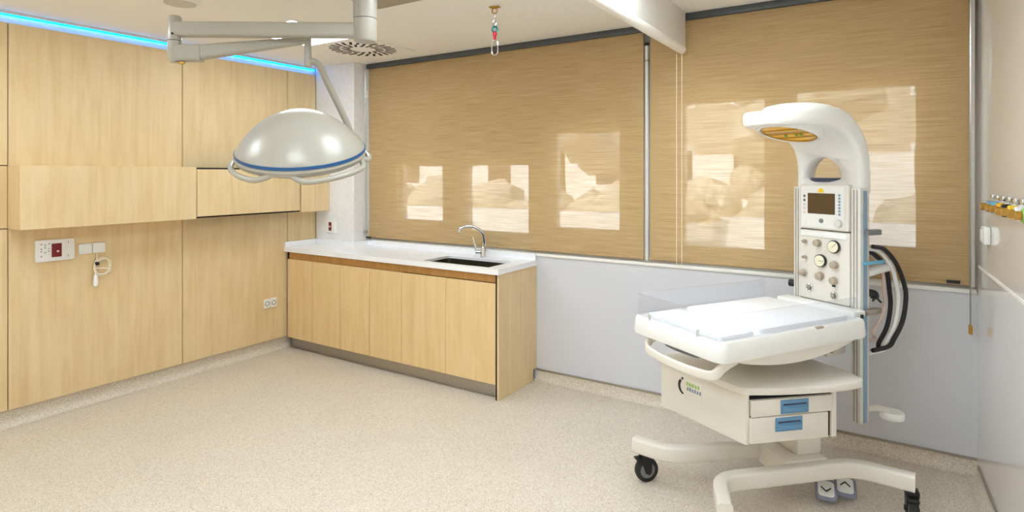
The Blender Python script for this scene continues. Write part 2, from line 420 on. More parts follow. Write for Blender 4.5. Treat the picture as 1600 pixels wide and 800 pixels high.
# swirl air diffuser
o = empty('air_diffuser', (-3.62, 3.40, ZC), 0, 'square white ceiling air diffuser with a ring of dark swirl slots', 'air vent')
MB().box((-.3, -.3, -.008), (.3, .3, -.0005), .002).build('plate', 'ceil', o)
MB().lathe([(.285, -.0085), (.28, -.0125), (.02, -.0125), (.0, -.0125)], 48).build('face_disc', 'ceil', o)
MB().lathe([(.085, -.0125), (.075, -.02), (.0, -.021)], 32).build('hub', 'ceil', o)
proto = None
for ring, (n, r, sc) in enumerate(((16, .135, 1.0), (24, .225, 1.25))):
    for k in range(n):
        if proto is None:
            proto = MB().box((-.036, -.0105, -.002), (.036, .0105, .002)).build('slot', 'dark', o); s = proto
        else:
            s = proto.copy(); COL.objects.link(s)
        a = 2*PI*(k + .5*ring)/n
        s.location = (r*math.cos(a), r*math.sin(a), -.0125); s.rotation_euler = (0, 0, a + .38); s.scale = (sc, 1, 1)
# flush round speaker
o = empty('ceiling_speaker', (-3.57, 1.90, ZC), 0, 'round white flush ceiling speaker above the wood panelled wall', 'speaker')
MB().lathe([(.11, -.0005), (.11, -.006), (.10, -.012), (.0, -.012)], 40).build('rim', 'ceil', o)
MB().lathe([(.088, -.0121), (.085, -.015), (0, -.015)], 40).build('grille', 'grille', o)

# hanging hook with swivel and carabiner
p = at(773, 8, 3.63)
o = empty('ceiling_hook', (p.x, p.y, ZC), .3, 'carabiner hook with a teal and red swivel hanging from the ceiling', 'hook')
MB().box((-.032, -.018, -.008), (.032, .018, -.0008), .002).build('ceiling_plate', 'brass', o)
vert = Matrix.Rotation(PI/2, 4, 'X')
MB().torus(.017, .004, 20, 8, Matrix.Translation((0, 0, -.026)) @ vert).build('eye_ring', 'brass', o)
m = MB().torus(.012, .0035, 20, 8, Matrix.Translation((0, 0, -.062)) @ Matrix.Rotation(PI/2, 4, 'Z') @ vert @ Matrix.Diagonal((1, 1.9, 1, 1)))
m.torus(.011, .0035, 20, 8, Matrix.Translation((0, 0, -.098)) @ vert @ Matrix.Diagonal((1, 1.7, 1, 1))); m.build('chain_link', 'chrome', o)
MB().torus(.017, .0065, 6, 8, Matrix.Translation((0, 0, -.14)) @ vert @ Matrix.Diagonal((1, 1.15, 1, 1))).build('swivel_head', 'teal', o)
MB().lathe([(.012, -.158), (.014, -.165), (.009, -.185), (.008, -.205)], 16).build('swivel_body', 'redp', o)
pts = [(x, 0, z) for x, z in ((-.010, -.205), (-.018, -.222), (-.019, -.275), (-.014, -.292), (0, -.299), (.014, -.292), (.019, -.275), (.018, -.222), (.010, -.205), (-.010, -.205))]
MB().tube(bez(pts, 4), .0038, 8).build('carabiner', 'chrome', o)

# ------------------------------------------------------------------ panelled wall cabinet and fittings
XF = -4.482
o = empty('wall_cabinet', (XL, 2.6, ZA), 0, 'long maple box cabinet projecting from the wood panelled wall', 'cabinet')
def cbox(y0, y1, z0, z1, x0, x1, name, mat, par, off=Vector((-XL, -2.6, -ZA)), bev=.0015):
    return MB().box(Vector((x0, y0, z0)) + off, Vector((x1, y1, z1)) + off, bev, 1).build(name, mat, par)
cbox(1.418, 2.511, ZA, ZB, XL + .001, XF, 'body', 'wood', o)
cbox(2.514, 3.468, ZA + .004, ZB - .004, XL + .001, XF - .02, 'recess', 'dark', o)
d = cbox(2.516, 3.455, ZA + .017, ZB - .017, XF - .018, XF, 'door', 'wood', o)
cbox(3.44, 3.448, ZB - .05, ZB - .035, XF - .002, XF + .004, 'lock', 'black', d)
cbox(3.470, YC - .002, ZA, ZB, XL + .001, XF, 'end_unit', 'wood', o)
# red socket plate
def socket(name, y, z, w, h, label, group=None):
    return empty(name, (XL, y, z), 0, label, 'socket', group)
o = socket('socket_plate', 1.667, 1.095, .2, .14, 'white wall plate with a dark red socket and buttons on the wood panelling')
MB().box((.0008, -.11, -.072), (.014, .11, .072), .005).build('plate', 'plastic', o)
r_ = MB().box((.014, -.022, -.045), (.019, .034, .045), .002).build('red_insert', 'red', o)
MB().cyl((.0188, .012, -.008), (.021, .012, -.008), .007).build('socket_hole', 'pinkh', r_)
for k in range(10): MB().cyl((.0135, -.078 + .021*(k % 3), .045 - .024*(k//3) - .008*(k % 2)), (.016, -.078 + .021*(k % 3), .045 - .024*(k//3) - .008*(k % 2)), .004, 10).build('button', 'grey' if k != 5 else 'green', o)
for z in (-.04, .05): MB().box((.0135, .07, z - .01), (.0152, .073, z + .004)).build('slot', 'grey', o)
# blank box with a coiled call cord
o = empty('nurse_call_switch', (XL, 1.88, 1.085), 0, 'white blank wall box with coiled ivory call cord and hanging push button', 'call switch')
for y in (-.08, .003): MB().box((.0008, y, -.036), (.02, y + .080, .036), .005).build('cover', 'plastic', o)
pts = [(.015, .03, -.04), (.018, .03, -.10)]
for k in range(0, 44): 
    a = PI/2 + k * 2*PI/16; rr = .052 + .006*math.sin(k*.9)
    pts.append((.012 + .00035*k, .062 + rr*math.cos(a)*.95, -.135 + rr*math.sin(a)*1.1))
pts += [(.026, .022, -.14), (.024, .018, -.19)]
MB().tube(bez(pts, 2), .0042, 6).build('cord', 'cord', o)
MB().box((.004, .015, -.122), (.034, .04, -.098), .006).build('cord_clip', 'black', o)
MB().lathe([(.008, 0), (.013, -.012), (.016, -.05), (.014, -.078), (.006, -.085)], 16, Matrix.Translation((.024, .018, -.185))).build('push_button', 'plastic', o)
# low double outlet
o = socket('double_outlet', 3.285, .445, .13, .085, 'white double outlet low on the wood panelling beside the base cabinets')
for y in (-.065, .002):
    c = MB().box((.0008, y, -.042), (.012, y + .063, .042), .005).build('cover', 'plastic', o)
    MB().torus(.019, .003, 20, 6, Matrix.Translation((.012, y + .0315, 0)) @ Matrix.Rotation(PI/2, 4, 'Y')).build('socket_ring', 'grey', c)
# socket with red insert on the pier
o = empty('wall_socket', (-4.455, YC, 1.105), 0, 'white socket plate with small red insert on the corner pier above the worktop', 'socket')
MB().box((-.06, -.013, -.062), (.075, -.0008, .062), .005).build('plate', 'plastic', o)
ri = MB().box((-.024, -.017, -.04), (.012, -.0125, .04), .002).build('red_insert', 'red', o)
MB().box((-.016, -.019, -.006), (.004, -.0165, .004)).build('contact', 'plastic', ri)
MB().box((.03, -.016, -.03), (.06, -.0125, .03), .002).build('rocker', 'plastic', o)

# ------------------------------------------------------------------ base cabinets, worktop, sink, tap
FY, CB = 3.452, .10
XD = [-4.655, -4.303, -3.952, -3.600, -3.245, -2.800, -2.345]
cabs = [('maple two door base cabinet against the panelled wall', 0), ('maple two door base cabinet between the corner unit and the sink unit', 2), ('maple two door base cabinet under the sink with a full depth end panel', 4)]
for label, i in cabs:
    x0, x1 = XD[i], XD[i+2]
    o = empty('base_cabinet', ((x0+x1)/2, 3.7, 0), 0, label, 'cabinet', 'base cabinets under the worktop')
    cx = (x0+x1)/2; off = Vector((-cx, -3.7, 0)); bk = YC - .006 if i == 0 else YW - .004
    def cb(a, b, name, mat, par=o, bev=.0012): return MB().box(Vector(a) + off, Vector(b) + off, bev, 1).build(name, mat, par)
    xe = x1 - .001
    if i == 4:   # carcass left open on top for the sink bowl
        cb((x0 + .001, FY + .022, CB), (xe, bk, .70), 'carcass', 'wood_dark')
    else:
        cb((x0 + .001, FY + .022, CB), (xe, bk, .886), 'carcass', 'wood_dark')
    cb((x0 + .001, FY + .019, .826), (xe, FY + .0215, .886), 'grip_strip', 'wood_dark')
    for k in (0, 1):
        cb((XD[i+k] + .0015, FY, CB + .006), (XD[i+k+1] - .0015, FY + .02, .822), 'door', 'wood_cab')
    if i == 0: cb((XL + .006, FY + .014, CB), (x0 - .001, FY + .03, .886), 'filler_strip', 'dark')
    if i == 4:
        cb((x1 + .0005, FY - .004, .001), (x1 + .013, FY + .03, .888), 'edge_gap', 'dark', bev=0)
        cb((x1 + .013, FY - .004, .001), (-2.318, YW - .055, .888), 'end_panel', 'wood')
        cb((x1 + .013, YW - .055, .09), (-2.318, YW - .003, .888), 'end_panel_scribe', 'wood')
tag(MB().box((XL + .03, FY + .045, .001), (-2.341, FY + .06, CB - .002), .002).build('plinth', 'steel'), 'long brushed steel plinth strip below the base cabinets', 'plinth')
HX0, HX1, HY0, HY1 = -3.05, -2.425, 3.478, 3.80
wt = empty('worktop', (-3.5, 3.7, .89), 0, 'white solid surface worktop with upstand over the base cabinets', 'worktop')
T = Matrix.Translation((3.5, -3.7, -.89))
MB().grid([XL + .0015, XC + .002, HX0, HX1, -2.312], [3.432, HY0, YC - .002, HY1, YW - .002], {(2, 1), (2, 2), (0, 2), (0, 3)}, .912, .930, T).build('slab', 'solid', wt, smooth=False)
MB().prism([(XL + .0015, 3.432), (-2.312, 3.432), (-2.312, YW - .002), (-2.332, YW - .002), (-2.332, 3.452), (XL + .0015, 3.452)], .890, .912, 0, 1, T).build('edge_fascia', 'solid', wt, smooth=False)
UZ = 1.0
MB().prism([(XL + .0015, 3.432), (XL + .02, 3.432), (XL + .02, YC - .02), (XC + .02, YC - .02), (XC + .02, YW - .034), (-2.312, YW - .034), (-2.312, YW - .014), (XC + .002, YW - .014), (XC + .002, YC - .002), (XL + .0015, YC - .002)], .930, .978, .0015, 1, T).build('upstand', 'solid', wt, smooth=False)
sk = empty('sink', ((HX0+HX1)/2, (HY0+HY1)/2, .93), 0, 'undermounted stainless steel sink bowl set in the white worktop', 'sink')
hx, hy = (HX1-HX0)/2, (HY1-HY0)/2
rings = [[(p[0], p[1], z) for p in rrect(hx*s - e, hy - e, .03)] for s, e, z in ((1, -.012, -.0185), (1, .001, -.0185), (1, .006, -.17), (1, .03, -.19), (1, .2*.4, -.195))]
t = MB().loft(rings, cap=False); bmf = t.bm
t.build('bowl', 'bowl', sk)
MB().box((-hx + .06, -hy + .06, -.200), (hx - .06, hy - .06, -.1945)).build('bowl_floor', 'bowl', sk)
MB().torus(.03, .006, 24, 8, Matrix.Translation((0, .02, -.192))).build('drain', 'chrome', sk)
fx, fy = -2.745, 3.862
o = empty('faucet', (fx, fy, .93), 0, 'chrome swan neck mixer tap with side lever behind the sink', 'faucet')
MB().lathe([(.026, .0005), (.027, .012), (.022, .03), (.021, .075), (.016, .09)], 24).build('body', 'chrome', o)
sp = bez([(0, 0, .08), (.012, .0, .13), (.008, -.02, .20), (-.035, -.06, .245), (-.085, -.10, .255), (-.125, -.13, .24), (-.135, -.137, .225)], 6)
MB().tube(sp, .0125, 12).build('spout', 'chrome', o)
MB().lathe([(.014, 0), (.015, -.02), (.011, -.024)], 16, Matrix.Translation((-.136, -.138, .228))).build('aerator', 'chrome', o)
MB().cyl((-.018, -.012, .045), (-.052, -.034, .045), .017).build('lever_hub', 'chrome', o)
MB().tube(bez([(-.045, -.03, .05), (-.055, -.036, .10), (-.068, -.044, .165)], 6), [.009]*7 + [.0065]*6, 10).build('lever', 'chrome', o)

# ------------------------------------------------------------------ fittings on the right wall
wa = math.atan(.033)
def rwloc(y, z): return (RW(y), y, z)
o = empty('gas_outlet_rail', rwloc(3.05, 1.455), wa, 'row of coloured medical gas outlets with brass necks on the glossy white wall', 'gas outlets')
MB().box((-.022, -.40, -.03), (-.0008, .36, .03), .004).build('rail', 'plastic', o)
cols = ['bluealu', 'lblue', 'brass', 'black', 'yellow', 'plastic', 'green']
for k, c in enumerate(cols):
    y = .32 - .115*k
    g_ = MB().cyl((-.022, y, 0), (-.05, y, 0), .026).build('outlet', c if c != 'brass' else 'orange', o)
    MB().cyl((-.05, y, 0), (-.07, y, 0), .016).build('neck', 'brass', g_)
    MB().box((-.034, y - .03, .034), (-.0008, y + .03, .055), .003).build('label_tab', 'chrome', o)
o = empty('wall_switch', rwloc(3.63, 1.305), wa, 'small white switch on the glossy white wall near the window corner', 'switch')
MB().box((-.028, -.045, -.043), (-.0008, .04, .043), .006).build('plate', 'plastic', o)
MB().box((-.034, -.03, -.03), (-.0275, .025, .03), .004).build('rocker', 'plastic', o)

# ------------------------------------------------------------------ operating lamp
pc = at(570.5, 45, 3.11)
LZ = lambda v, d: EYE - (v - 272) / FPX * d
lamp = empty('operating_lamp', (pc.x, pc.y, ZC), 0, 'cream dome operating lamp with blue stripe on a jointed ceiling arm', 'operating lamp')
O = Vector((pc.x, pc.y, ZC))
def lp(u, v, d): return at(u, v, d) - O
cx0, cy0 = -2.563 - pc.x, 2.535 - pc.y
MB().box((cx0, cy0 - .66, -.05), (cx0 + .5, cy0, -.0008), .006).build('ceiling_plate', 'lampw', lamp)
MB().lathe([(.062, -.05), (.062, -.21), (.0615, -.212)], 32).build('pole', 'lampw', lamp)
MB().lathe([(.0585, -.212), (.0585, -.216)], 32).build('pole_joint', 'dgrey', lamp)
MB().lathe([(.061, -.216), (.061, -.325), (.055, -.333), (.0, -.335)], 32).build('pole_hub', 'lampw', lamp)
def arm(a, b, ha, hb, wa_, wb_, name, par, n=6):
    a, b = Vector(a), Vector(b); d = (b - a).normalized(); s = d.cross(Vector((0, 0, 1))).normalized(); up = s.cross(d)
    def ring(p, h, w): return [p + s*q[0] + up*q[1] for q in rrect(w, h, min(w, h)*.5)]
    return MB().loft([ring(a, ha, wa_), ring((a+b)/2, (ha+hb)/2, (wa_+wb_)/2), ring(b, hb, wb_)]).build(name, 'lampw', par)
el = lp(273, 45, 3.11); zb = -.27
arm((-FW * 0 + RT * -.05) + Vector((0, 0, LZ(48, 3.11) - ZC)), Vector((el.x, el.y, LZ(46, 3.11) - ZC)), .039, .039, .036, .036, 'upper_arm', lamp)
z0, z1, zm = LZ(25, 3.11) - ZC, LZ(98, 3.11) - ZC, LZ(64, 3.11) - ZC
E0 = Vector((el.x, el.y, 0))
el_o = MB().lathe([(.026, z0), (.034, z0 - .01), (.035, zm + .002)], 24, Matrix.Translation(E0)).build('elbow', 'lampw', lamp)
MB().lathe([(.0315, zm + .002), (.0315, zm - .002)], 24, Matrix.Translation(E0)).build('elbow_joint', 'dgrey', el_o)
MB().lathe([(.035, zm - .002), (.035, z1 + .05), (.022, z1)], 24, Matrix.Translation(E0)).build('lower_knuckle', 'lampw', lamp)
MB().cyl(lp(269, 52, 3.07), lp(269, 52, 3.085), .006).build('screw', 'black', lamp)
MB().cyl(lp(284, 97, 3.10), lp(284, 100, 3.10), .016).build('knuckle_screw', 'brass', lamp)
a_, m_, b_ = lp(276, 84, 3.11), lp(385, 72, 3.16), lp(481, 63, 3.2)
arm(a_, lp(315, 83, 3.13), .042, .045, .035, .038, 'arm_collar', lamp)
arm(lp(305, 83, 3.125), b_, .040, .017, .034, .02, 'spring_arm', lamp)
st = lp(481, 60, 3.2); se = lp(481, 104, 3.2)
MB().tube([st, Vector((st.x, st.y, se.z))], .019, 16).build('drop_stub', 'lampw', lamp)
yk = [lp(478, 97, 3.2), lp(489, 96, 3.21), lp(499, 103, 3.23), lp(511, 128, 3.28), lp(528, 163, 3.36), lp(541, 190, 3.42), lp(549, 212, 3.42), lp(553, 235, 3.36), lp(551, 247, 3.26)]
MB().tube(bez(yk, 5), .0185, 14).build('yoke', 'lampw', lamp)
# head, tilted so that its top leans to the viewer
hc = lp(471, 233, 3.12)
tilt = Matrix.Rotation(math.radians(19), 4, RT) @ Matrix.Rotation(math.radians(2.0), 4, FW)
HM = Matrix.Translation(hc) @ tilt
RD = .325
dome = [(RD, .004)] + [(RD*q, .006 + .205*(1 - q**2.1)**.92) for q in (.985, .96, .92, .87, .80, .72, .63, .53, .43, .33, .23, .13, .05, .003)]
MB().lathe(dome, 56, HM).build('dome', 'lampw', lamp)
MB().lathe([(RD - .01, .006), (RD + .003, .005), (RD + .003, -.011), (RD - .01, -.012)], 56, HM).build('stripe', 'stripe', lamp)
MB().lathe([(RD - .001, -.012), (RD + .004, -.026), (RD - .004, -.046), (RD - .035, -.062), (RD - .075, -.068)], 56, HM).build('lower_rim', 'lampw', lamp)
MB().lathe([(RD - .078, -.066), (RD - .09, -.069), (.0, -.070)], 40, HM).build('light_window', 'gauge', lamp)
MB().lathe([(.03, -.07), (.03, -.10), (.018, -.15), (.0, -.155)], 20, HM).build('centre_handle', 'lampw', lamp)
fa = math.atan2(FW.y, FW.x)
for c in (-50, 50, 130, -130):
    mid = fa + PI + math.radians(c)
    pts = []
    for k in range(17):
        t = -1 + k/8; a = mid + t * math.radians(40); e = abs(t)
        r = RD + .022 - .040*max(0, (e - .7)/.3)**1.5; z = -.066 + .020*max(0, (e - .7)/.3)**1.5
        pts.append(HM @ Vector((r*math.cos(a), r*math.sin(a), z)))
    MB().tube(pts, .0145, 10).build('handle', 'lampw', lamp)

# ------------------------------------------------------------------ infant warmer
wm = empty('infant_warmer', (-.588, 3.079, 0), math.radians(-31.37), 'cream infant warmer with radiant hood, bed tray, drawers and black castors', 'infant warmer')
def L2(d, lat):     # view-axis depth and offset -> warmer coordinates
    a, b = d - 2.91, lat - 1.164
    return (-.899*a + .439*b, .439*a + .899*b)
# base legs
def leg(path, name):
    P = [Vector((x, y, z)) for x, y, z in path]
    Q = [P[0]]
    for a, b, c in zip(P, P[1:], P[2:]):
        i_, o_ = b + (a - b).normalized()*.085, b + (c - b).normalized()*.085
        Q += [i_*(1-t)**2 + b*2*t*(1-t) + o_*t*t for t in (0, .2, .4, .6, .8, 1)]
    P = Q + [P[-1]]; rings = []
    for i, p in enumerate(P):
        d = (P[min(i+1, len(P)-1)] - P[max(i-1, 0)]).normalized(); s = d.cross(Vector((0,0,1))).normalized()
        rings.append([p + s*q[0] + Vector((0, 0, q[1])) for q in rrect(.031, .039, .014, 3)])
    return MB().loft(rings).build(name, 'cream', wm)
zl = .186
nl = [L2(2.46, .89), L2(2.705, .945), L2(2.85, 1.64), L2(2.70, 1.845)]
leg([(x, y, zl) for x, y in nl], 'base_leg')
fl = [L2(3.10, .645), L2(2.975, .79), L2(3.055, 1.37), L2(3.20, 1.47)]
leg([(x, y, zl) for x, y in fl], 'base_leg')
# cross piece and post
c0, c1, c2, c3 = L2(3.02, 1.26), L2(2.80, 1.30), L2(2.84, 1.52), L2(3.08, 1.46)
MB().prism([c0, c1, c2, c3], .13, .235, .008).build('base_crosspiece', 'cream', wm)
q0, q1, q2, q3 = L2(3.03, 1.34), L2(2.86, 1.385), L2(2.885, 1.51), L2(3.06, 1.47)
MB().prism([q0, q1, q2, q3], .235, .402, .006).build('post', 'cream', wm)
# castors
def caster():
    fork = MB()
    fork.prism(rrect(.028, .034, .012), .128, .150, .002)
    for sx in (-1, 1):
        t = bmesh.new()
        sh = [(-.03, .135), (.03, .135), (.022, .09), (.02, .05), (.005, .04), (-.012, .05), (-.03, .10)]
        fork.prism(sh, 0, .006, .001, 1, Matrix.Translation((sx*.021 - .003, -.0, 0)) @ Matrix(((0,0,1,0),(1,0,0,0),(0,1,0,0),(0,0,0,1))))
    f = fork.build('caster', 'black', wm)
    RX = Matrix.Rotation(PI/2, 4, 'Y')
    MB().lathe([(.052, -.016), (.0605, -.014), (.063, 0), (.0605, .014), (.052, .016)], 32, Matrix.Translation((0, .0, .0633)) @ RX).build('tyre', 'rubber', f)
    MB().lathe([(.0, -.0165), (.040, -.0165), (.046, -.010), (.046, .010), (.040, .0165), (.0, .0165)], 28, Matrix.Translation((0, 0, .0633)) @ RX).build('wheel_disc', 'grey', f)
    MB().cyl((-.03, 0, .0633), (.03, 0, .0633), .012).build('axle', 'black', f)
    MB().box((-.022, -.062, .118), (.022, -.028, .130), .004, 2, Matrix.Translation((0, 0, .0)) @ Matrix.Rotation(0, 4, 'X')).build('brake_lever', 'black', f)
    MB().cyl((0, 0, .148), (0, 0, .165), .012).build('stem', 'steel', f)
    return f
cs = caster()
spots = [(L2(3.075, .70), -12), (L2(2.50, .89), 35), (L2(2.71, 1.835), 40), (L2(3.19, 1.465), 20)]
for i, (p, a) in enumerate(spots):
    c = cs if i == 0 else copy_tree(cs, wm)
    c.location = (p[0], p[1], 0); c.rotation_euler = (0, 0, math.radians(a))
# foot pedals
for i, (d, lat, fl_) in enumerate(((2.885, 1.535, 1), (2.915, 1.645, -1))):
    x, y = L2(d, lat)
    tr = Matrix.Translation((x, y, .055)) @ Matrix.Rotation(math.radians(38), 4, 'Z') @ Matrix.Rotation(math.radians(20), 4, 'X')
    pd = MB().prism(rrect(.048, .062, .022), -.012, .008, .005, 2, tr).build('foot_pedal', 'pedal', wm)
    MB().prism(rrect(.036, .048, .016), .007, .011, .002, 1, tr).build('pedal_pad', 'plastic', pd)
    ar = [(-.022, .010*fl_), (0, -.014*fl_), (.022, .010*fl_), (.022, .002*fl_), (0, -.024*fl_), (-.022, .002*fl_)]
    MB().prism(ar, .0105, .0125, 0, 1, tr).build('arrow', 'black', pd)
    MB().box((-.02, .04, -.02), (.02, .10, .0), .004, 2, tr).build('pedal_arm', 'grey', pd)
# drawer cabinet (its front runs askew to the bed)
A = Vector((.212, -.25)); B = Vector((-.317, -.277)); Cc = Vector((.330, .195)); D = B + (Cc - A)
ZD0, ZD1 = .40, .622
e1 = (Cc - A).normalized(); nrm = Vector((e1.y, -e1.x))
LF = (Cc - A).length
def onfront(t, off): p = A + e1*t + nrm*off; return (p.x, p.y)
def fbox(t0, t1, o0, o1, z0, z1, name, mat, par=None, bev=.003):
    return MB().prism([onfront(t0, o0), onfront(t0, o1), onfront(t1, o1), onfront(t1, o0)], z0, z1, bev, 2).build(name, mat, par or wm)
def inn(p, q, k): return p + (q - p)*k
# shell: foot wall, back, bottom, front posts
MB().prism([A, B, (B.x, B.y + .02), (A.x + .005, A.y + .02)], ZD0, ZD1, .004).build('cabinet_side', 'cream', wm)
MB().prism([onfront(.022, -.010), (B.x + .005, B.y + .021), D, onfront(LF - .025, -.010)], ZD0 + .002, ZD1, .002, 1).build('cabinet_body', 'dark', wm)
MB().prism([onfront(.001, -.03), onfront(LF - .002, -.03), D + Vector((0, 0)), (B.x, B.y)], ZD0 - .004, ZD0 + .002).build('cabinet_bottom', 'cream', wm)
fbox(LF - .028, LF, -.30, .001, ZD0, ZD1, 'cabinet_frame', 'cream')
fbox(.0, .014, -.02, .001, ZD0, ZD1, 'cabinet_frame', 'cream')
for (t0, t1, zz0, zz1, h0, h1, out) in ((.024, LF - .03, .524, .598, .165, .305, .012), (.018, LF - .05, ZD0 + .006, .520, .14, .275, .010)):
    dr = fbox(t0, t1, -.009, out, zz0, zz1, 'drawer', 'cream')
    hz = zz1 - .068
    fbox(h0, h1, out - .001, out + .005, hz, hz + .062, 'handle_plate', 'blue', dr)
    fbox(h0 + .012, h1 - .012, out + .004, out + .006, hz + .030, hz + .046, 'handle_recess', 'navy', dr, 0)
    rings = []
    for k in range(9):
        t = h0 + .006 + (h1 - h0 - .012)*k/8; bow = .012*math.sin(PI*k/8) + .006
        p = [onfront(t, out + .004), onfront(t, out + .004 + bow)]
        rings.append([(*p[0], hz + .018), (*p[1], hz + .014), (*p[1], hz + .032), (*p[0], hz + .040)])
    MB().loft(rings).build('handle_grip', 'blue', dr)
# sticker on the foot side: black crescent, green and grey-blue print
def onside(s, z, off=.0): # s along the foot side from corner A towards B
    dv = (B - A).normalized(); n2 = Vector((dv.y, -dv.x)) if (dv.y*0 - dv.x*1) < 0 else Vector((-dv.y, dv.x))
    n2 = Vector((0, -1)) ; p = A + dv*s + n2*off
    return Vector((p.x, p.y, z))
def decal(pts, name, mat, par, o0, o1):
    m = MB(); m.loft([[onside(s, z, o0) for s, z in pts], [onside(s, z, o1) for s, z in pts]]); return m.build(name, mat, par)
sc_, sz = .335, .545
stk = decal([(sc_ - .085, sz - .05), (sc_ - .085, sz + .05), (sc_ + .065, sz + .05), (sc_ + .065, sz - .05)], 'sticker', 'cream', wm, -.001, .001)
cres = [(sc_ + .03 + .042*math.cos(a), sz + .042*math.sin(a)) for a in [math.radians(-75 + 10*k) for k in range(13)]]
cres += [(sc_ + .022 + .034*math.cos(a), sz + .036*math.sin(a)) for a in [math.radians(45 - 10*k) for k in range(13)]]
decal(cres, 'crescent', 'black', stk, .0008, .0016)
decal([(sc_ + .052, sz + .036), (sc_ + .04, sz + .046), (sc_ + .034, sz + .036), (sc_ + .045, sz + .03)], 'dot', 'black', stk, .0008, .0016)
for k in range(5):
    s0 = sc_ + .016 - k*.018
    decal([(s0, sz + .012), (s0 - .012, sz + .012), (s0 - .012, sz + .03 - .004*(k % 2)), (s0, sz + .03)], 'letter', 'green', stk, .0008, .0014)
for k in range(6):
    s0 = sc_ + .012 - k*.016
    decal([(s0, sz - .012), (s0 - .010, sz - .012), (s0 - .010, sz + .004 + .004*(k % 2)), (s0, sz + .004)], 'letter', 'bprint', stk, .0008, .0014)
# shelf on the cabinet
sh = [(-.335, -.295), (.20, -.27)] + [tuple(v)[:2] for v in bez([(.225, -.25, 0), (.30, -.08, 0), (.365, .13, 0), (.385, .28, 0), (.36, .335, 0)], 5)] + [(.25, .375), (-.25, .375), (-.335, .30)]
MB().prism(sh, ZD1 + .0005, ZD1 + .034, .007).build('shelf', 'cream', wm)
# neck that carries the bed
MB().prism(rrect(.12, .11, .03, 4, -.06, .22), ZD1 + .034, .775, .004).build('bed_support', 'cream', wm)
# column rails
for x0, x1, zb in ((-.17, -.125, .36), (.165, .215, .345)):
    r_ = MB().box((x0, .54, zb), (x1, .612, 1.53), .004).build('column_rail', 'alu', wm)
    xs_ = x1 if x0 > 0 else x0; sg = 1 if x0 > 0 else -1
    MB().box((min(xs_, xs_ + sg*.003), .562, zb + .005), (max(xs_, xs_ + sg*.003), .590, 1.515)).build('rail_blue_reflection', 'bluealu', r_)  # blue light reflected by the aluminium side, coloured in as a strip
    for gx in (.33, .66): MB().box((x0 + (x1-x0)*gx - .0022, .5385, zb + .004), (x0 + (x1-x0)*gx + .0022, .5402, 1.52)).build('rail_groove', 'steel', r_)
MB().box((-.124, .575, .82), (.164, .612, 1.53), .004).build('column_back', 'cream', wm)
MB().box((-.1, .45, .66), (.1, .60, .80), .01).build('column_bracket', 'cream', wm)
# control panel
cp = MB().box((-.123, .528, 1.305), (.163, .576, 1.545), .006).build('control_panel', 'cream', wm)
MB().box((-.112, .5262, 1.315), (.138, .5282, 1.535), .0009, 1).build('fascia', 'plastic', cp)
MB().box((-.07, .5235, 1.388), (.088, .527, 1.498), .001, 1).build('screen', 'screen', cp)
MB().prism([(-.010, 0), (.026, 0), (.018, .022), (-.002, .022)], -.0005, .001, 0, 1, Matrix.Translation((0, .526, 1.502)) @ vert).build('warning_label', 'yellow', cp)
for k in range(7):
    MB().cyl((.113, .5265, 1.49 - .0165*k), (.113, .523, 1.49 - .0165*k), .0065, 12).build('button', 'bluealu', cp)
for k in range(5):
    MB().box((-.098, .5245, 1.474 - .022*k), (-.084, .5266, 1.488 - .022*k), .001, 1).build('button', 'grey' if k < 2 else 'alu', cp)
MB().cyl((.01, .5265, 1.352), (.01, .522, 1.352), .012).build('alarm_light', 'grey', cp)
MB().cyl((.112, .5265, 1.345), (.112, .505, 1.345), .02).build('dial_knob', 'alu', cp)
MB().box((-.108, .524, 1.328), (-.08, .5266, 1.352), .001, 1).build('key_pad', 'plastic', cp)
# gas panel
gp = MB().box((-.123, .534, .925), (.163, .576, 1.298), .005).build('gas_panel', 'cream', wm)
MB().box((-.118, .528, 1.262), (.150, .536, 1.292), .004).build('panel_lip', 'plastic', gp)
for name, kx, kz, r in (('knob', -.088, 1.235, .010), ('knob', -.012, 1.232, .020), ('knob', -.088, 1.148, .010), ('knob', .085, 1.128, .022), ('knob', -.098, 1.062, .020), ('knob', .002, 1.058, .023), ('knob', .082, 1.045, .021)):
    MB().lathe([(r*.7, 0), (r, .006), (r*.85, .026), (r*.5, .030), (0, .030)], 14, Matrix.Translation((kx, .534, kz)) @ vert).build(name, 'knob', gp)
for kx, kz in ((-.065, .985), (.078, .965)):
    MB().torus(.018, .004, 20, 8, Matrix.Translation((kx, .532, kz)) @ vert).build('gas_port', 'chrome', gp)
    MB().cyl((kx, .534, kz), (kx, .520, kz), .010).build('port_nipple', 'steel', gp)
MB().box((.068, .531, 1.012), (.086, .5345, 1.022)).build('valve_mark', 'black', gp)
for kx, kz, na in ((.083, 1.222, .8), (.006, 1.140, 1.6)):
    gg = MB().cyl((kx, .5335, kz), (kx, .516, kz), .033, 28).build('gauge', 'black', wm)
    MB().cyl((kx, .5162, kz), (kx, .5145, kz), .029, 28).build('dial', 'gauge', gg)
    MB().box((-.001, .5138, -.004), (.001, .5146, .024), 0, 1, Matrix.Translation((kx, 0, kz)) @ Matrix.Rotation(na, 4, 'Y')).build('needle', 'black', gg)
# bits clipped to the far rail
MB().box((-.186, .56, 1.335), (-.1705, .60, 1.365), .002).build('rail_clip', 'grey', wm)
MB().cyl((-.1705, .575, .985), (-.215, .56, .985), .02).build('rail_knob', 'black', wm)
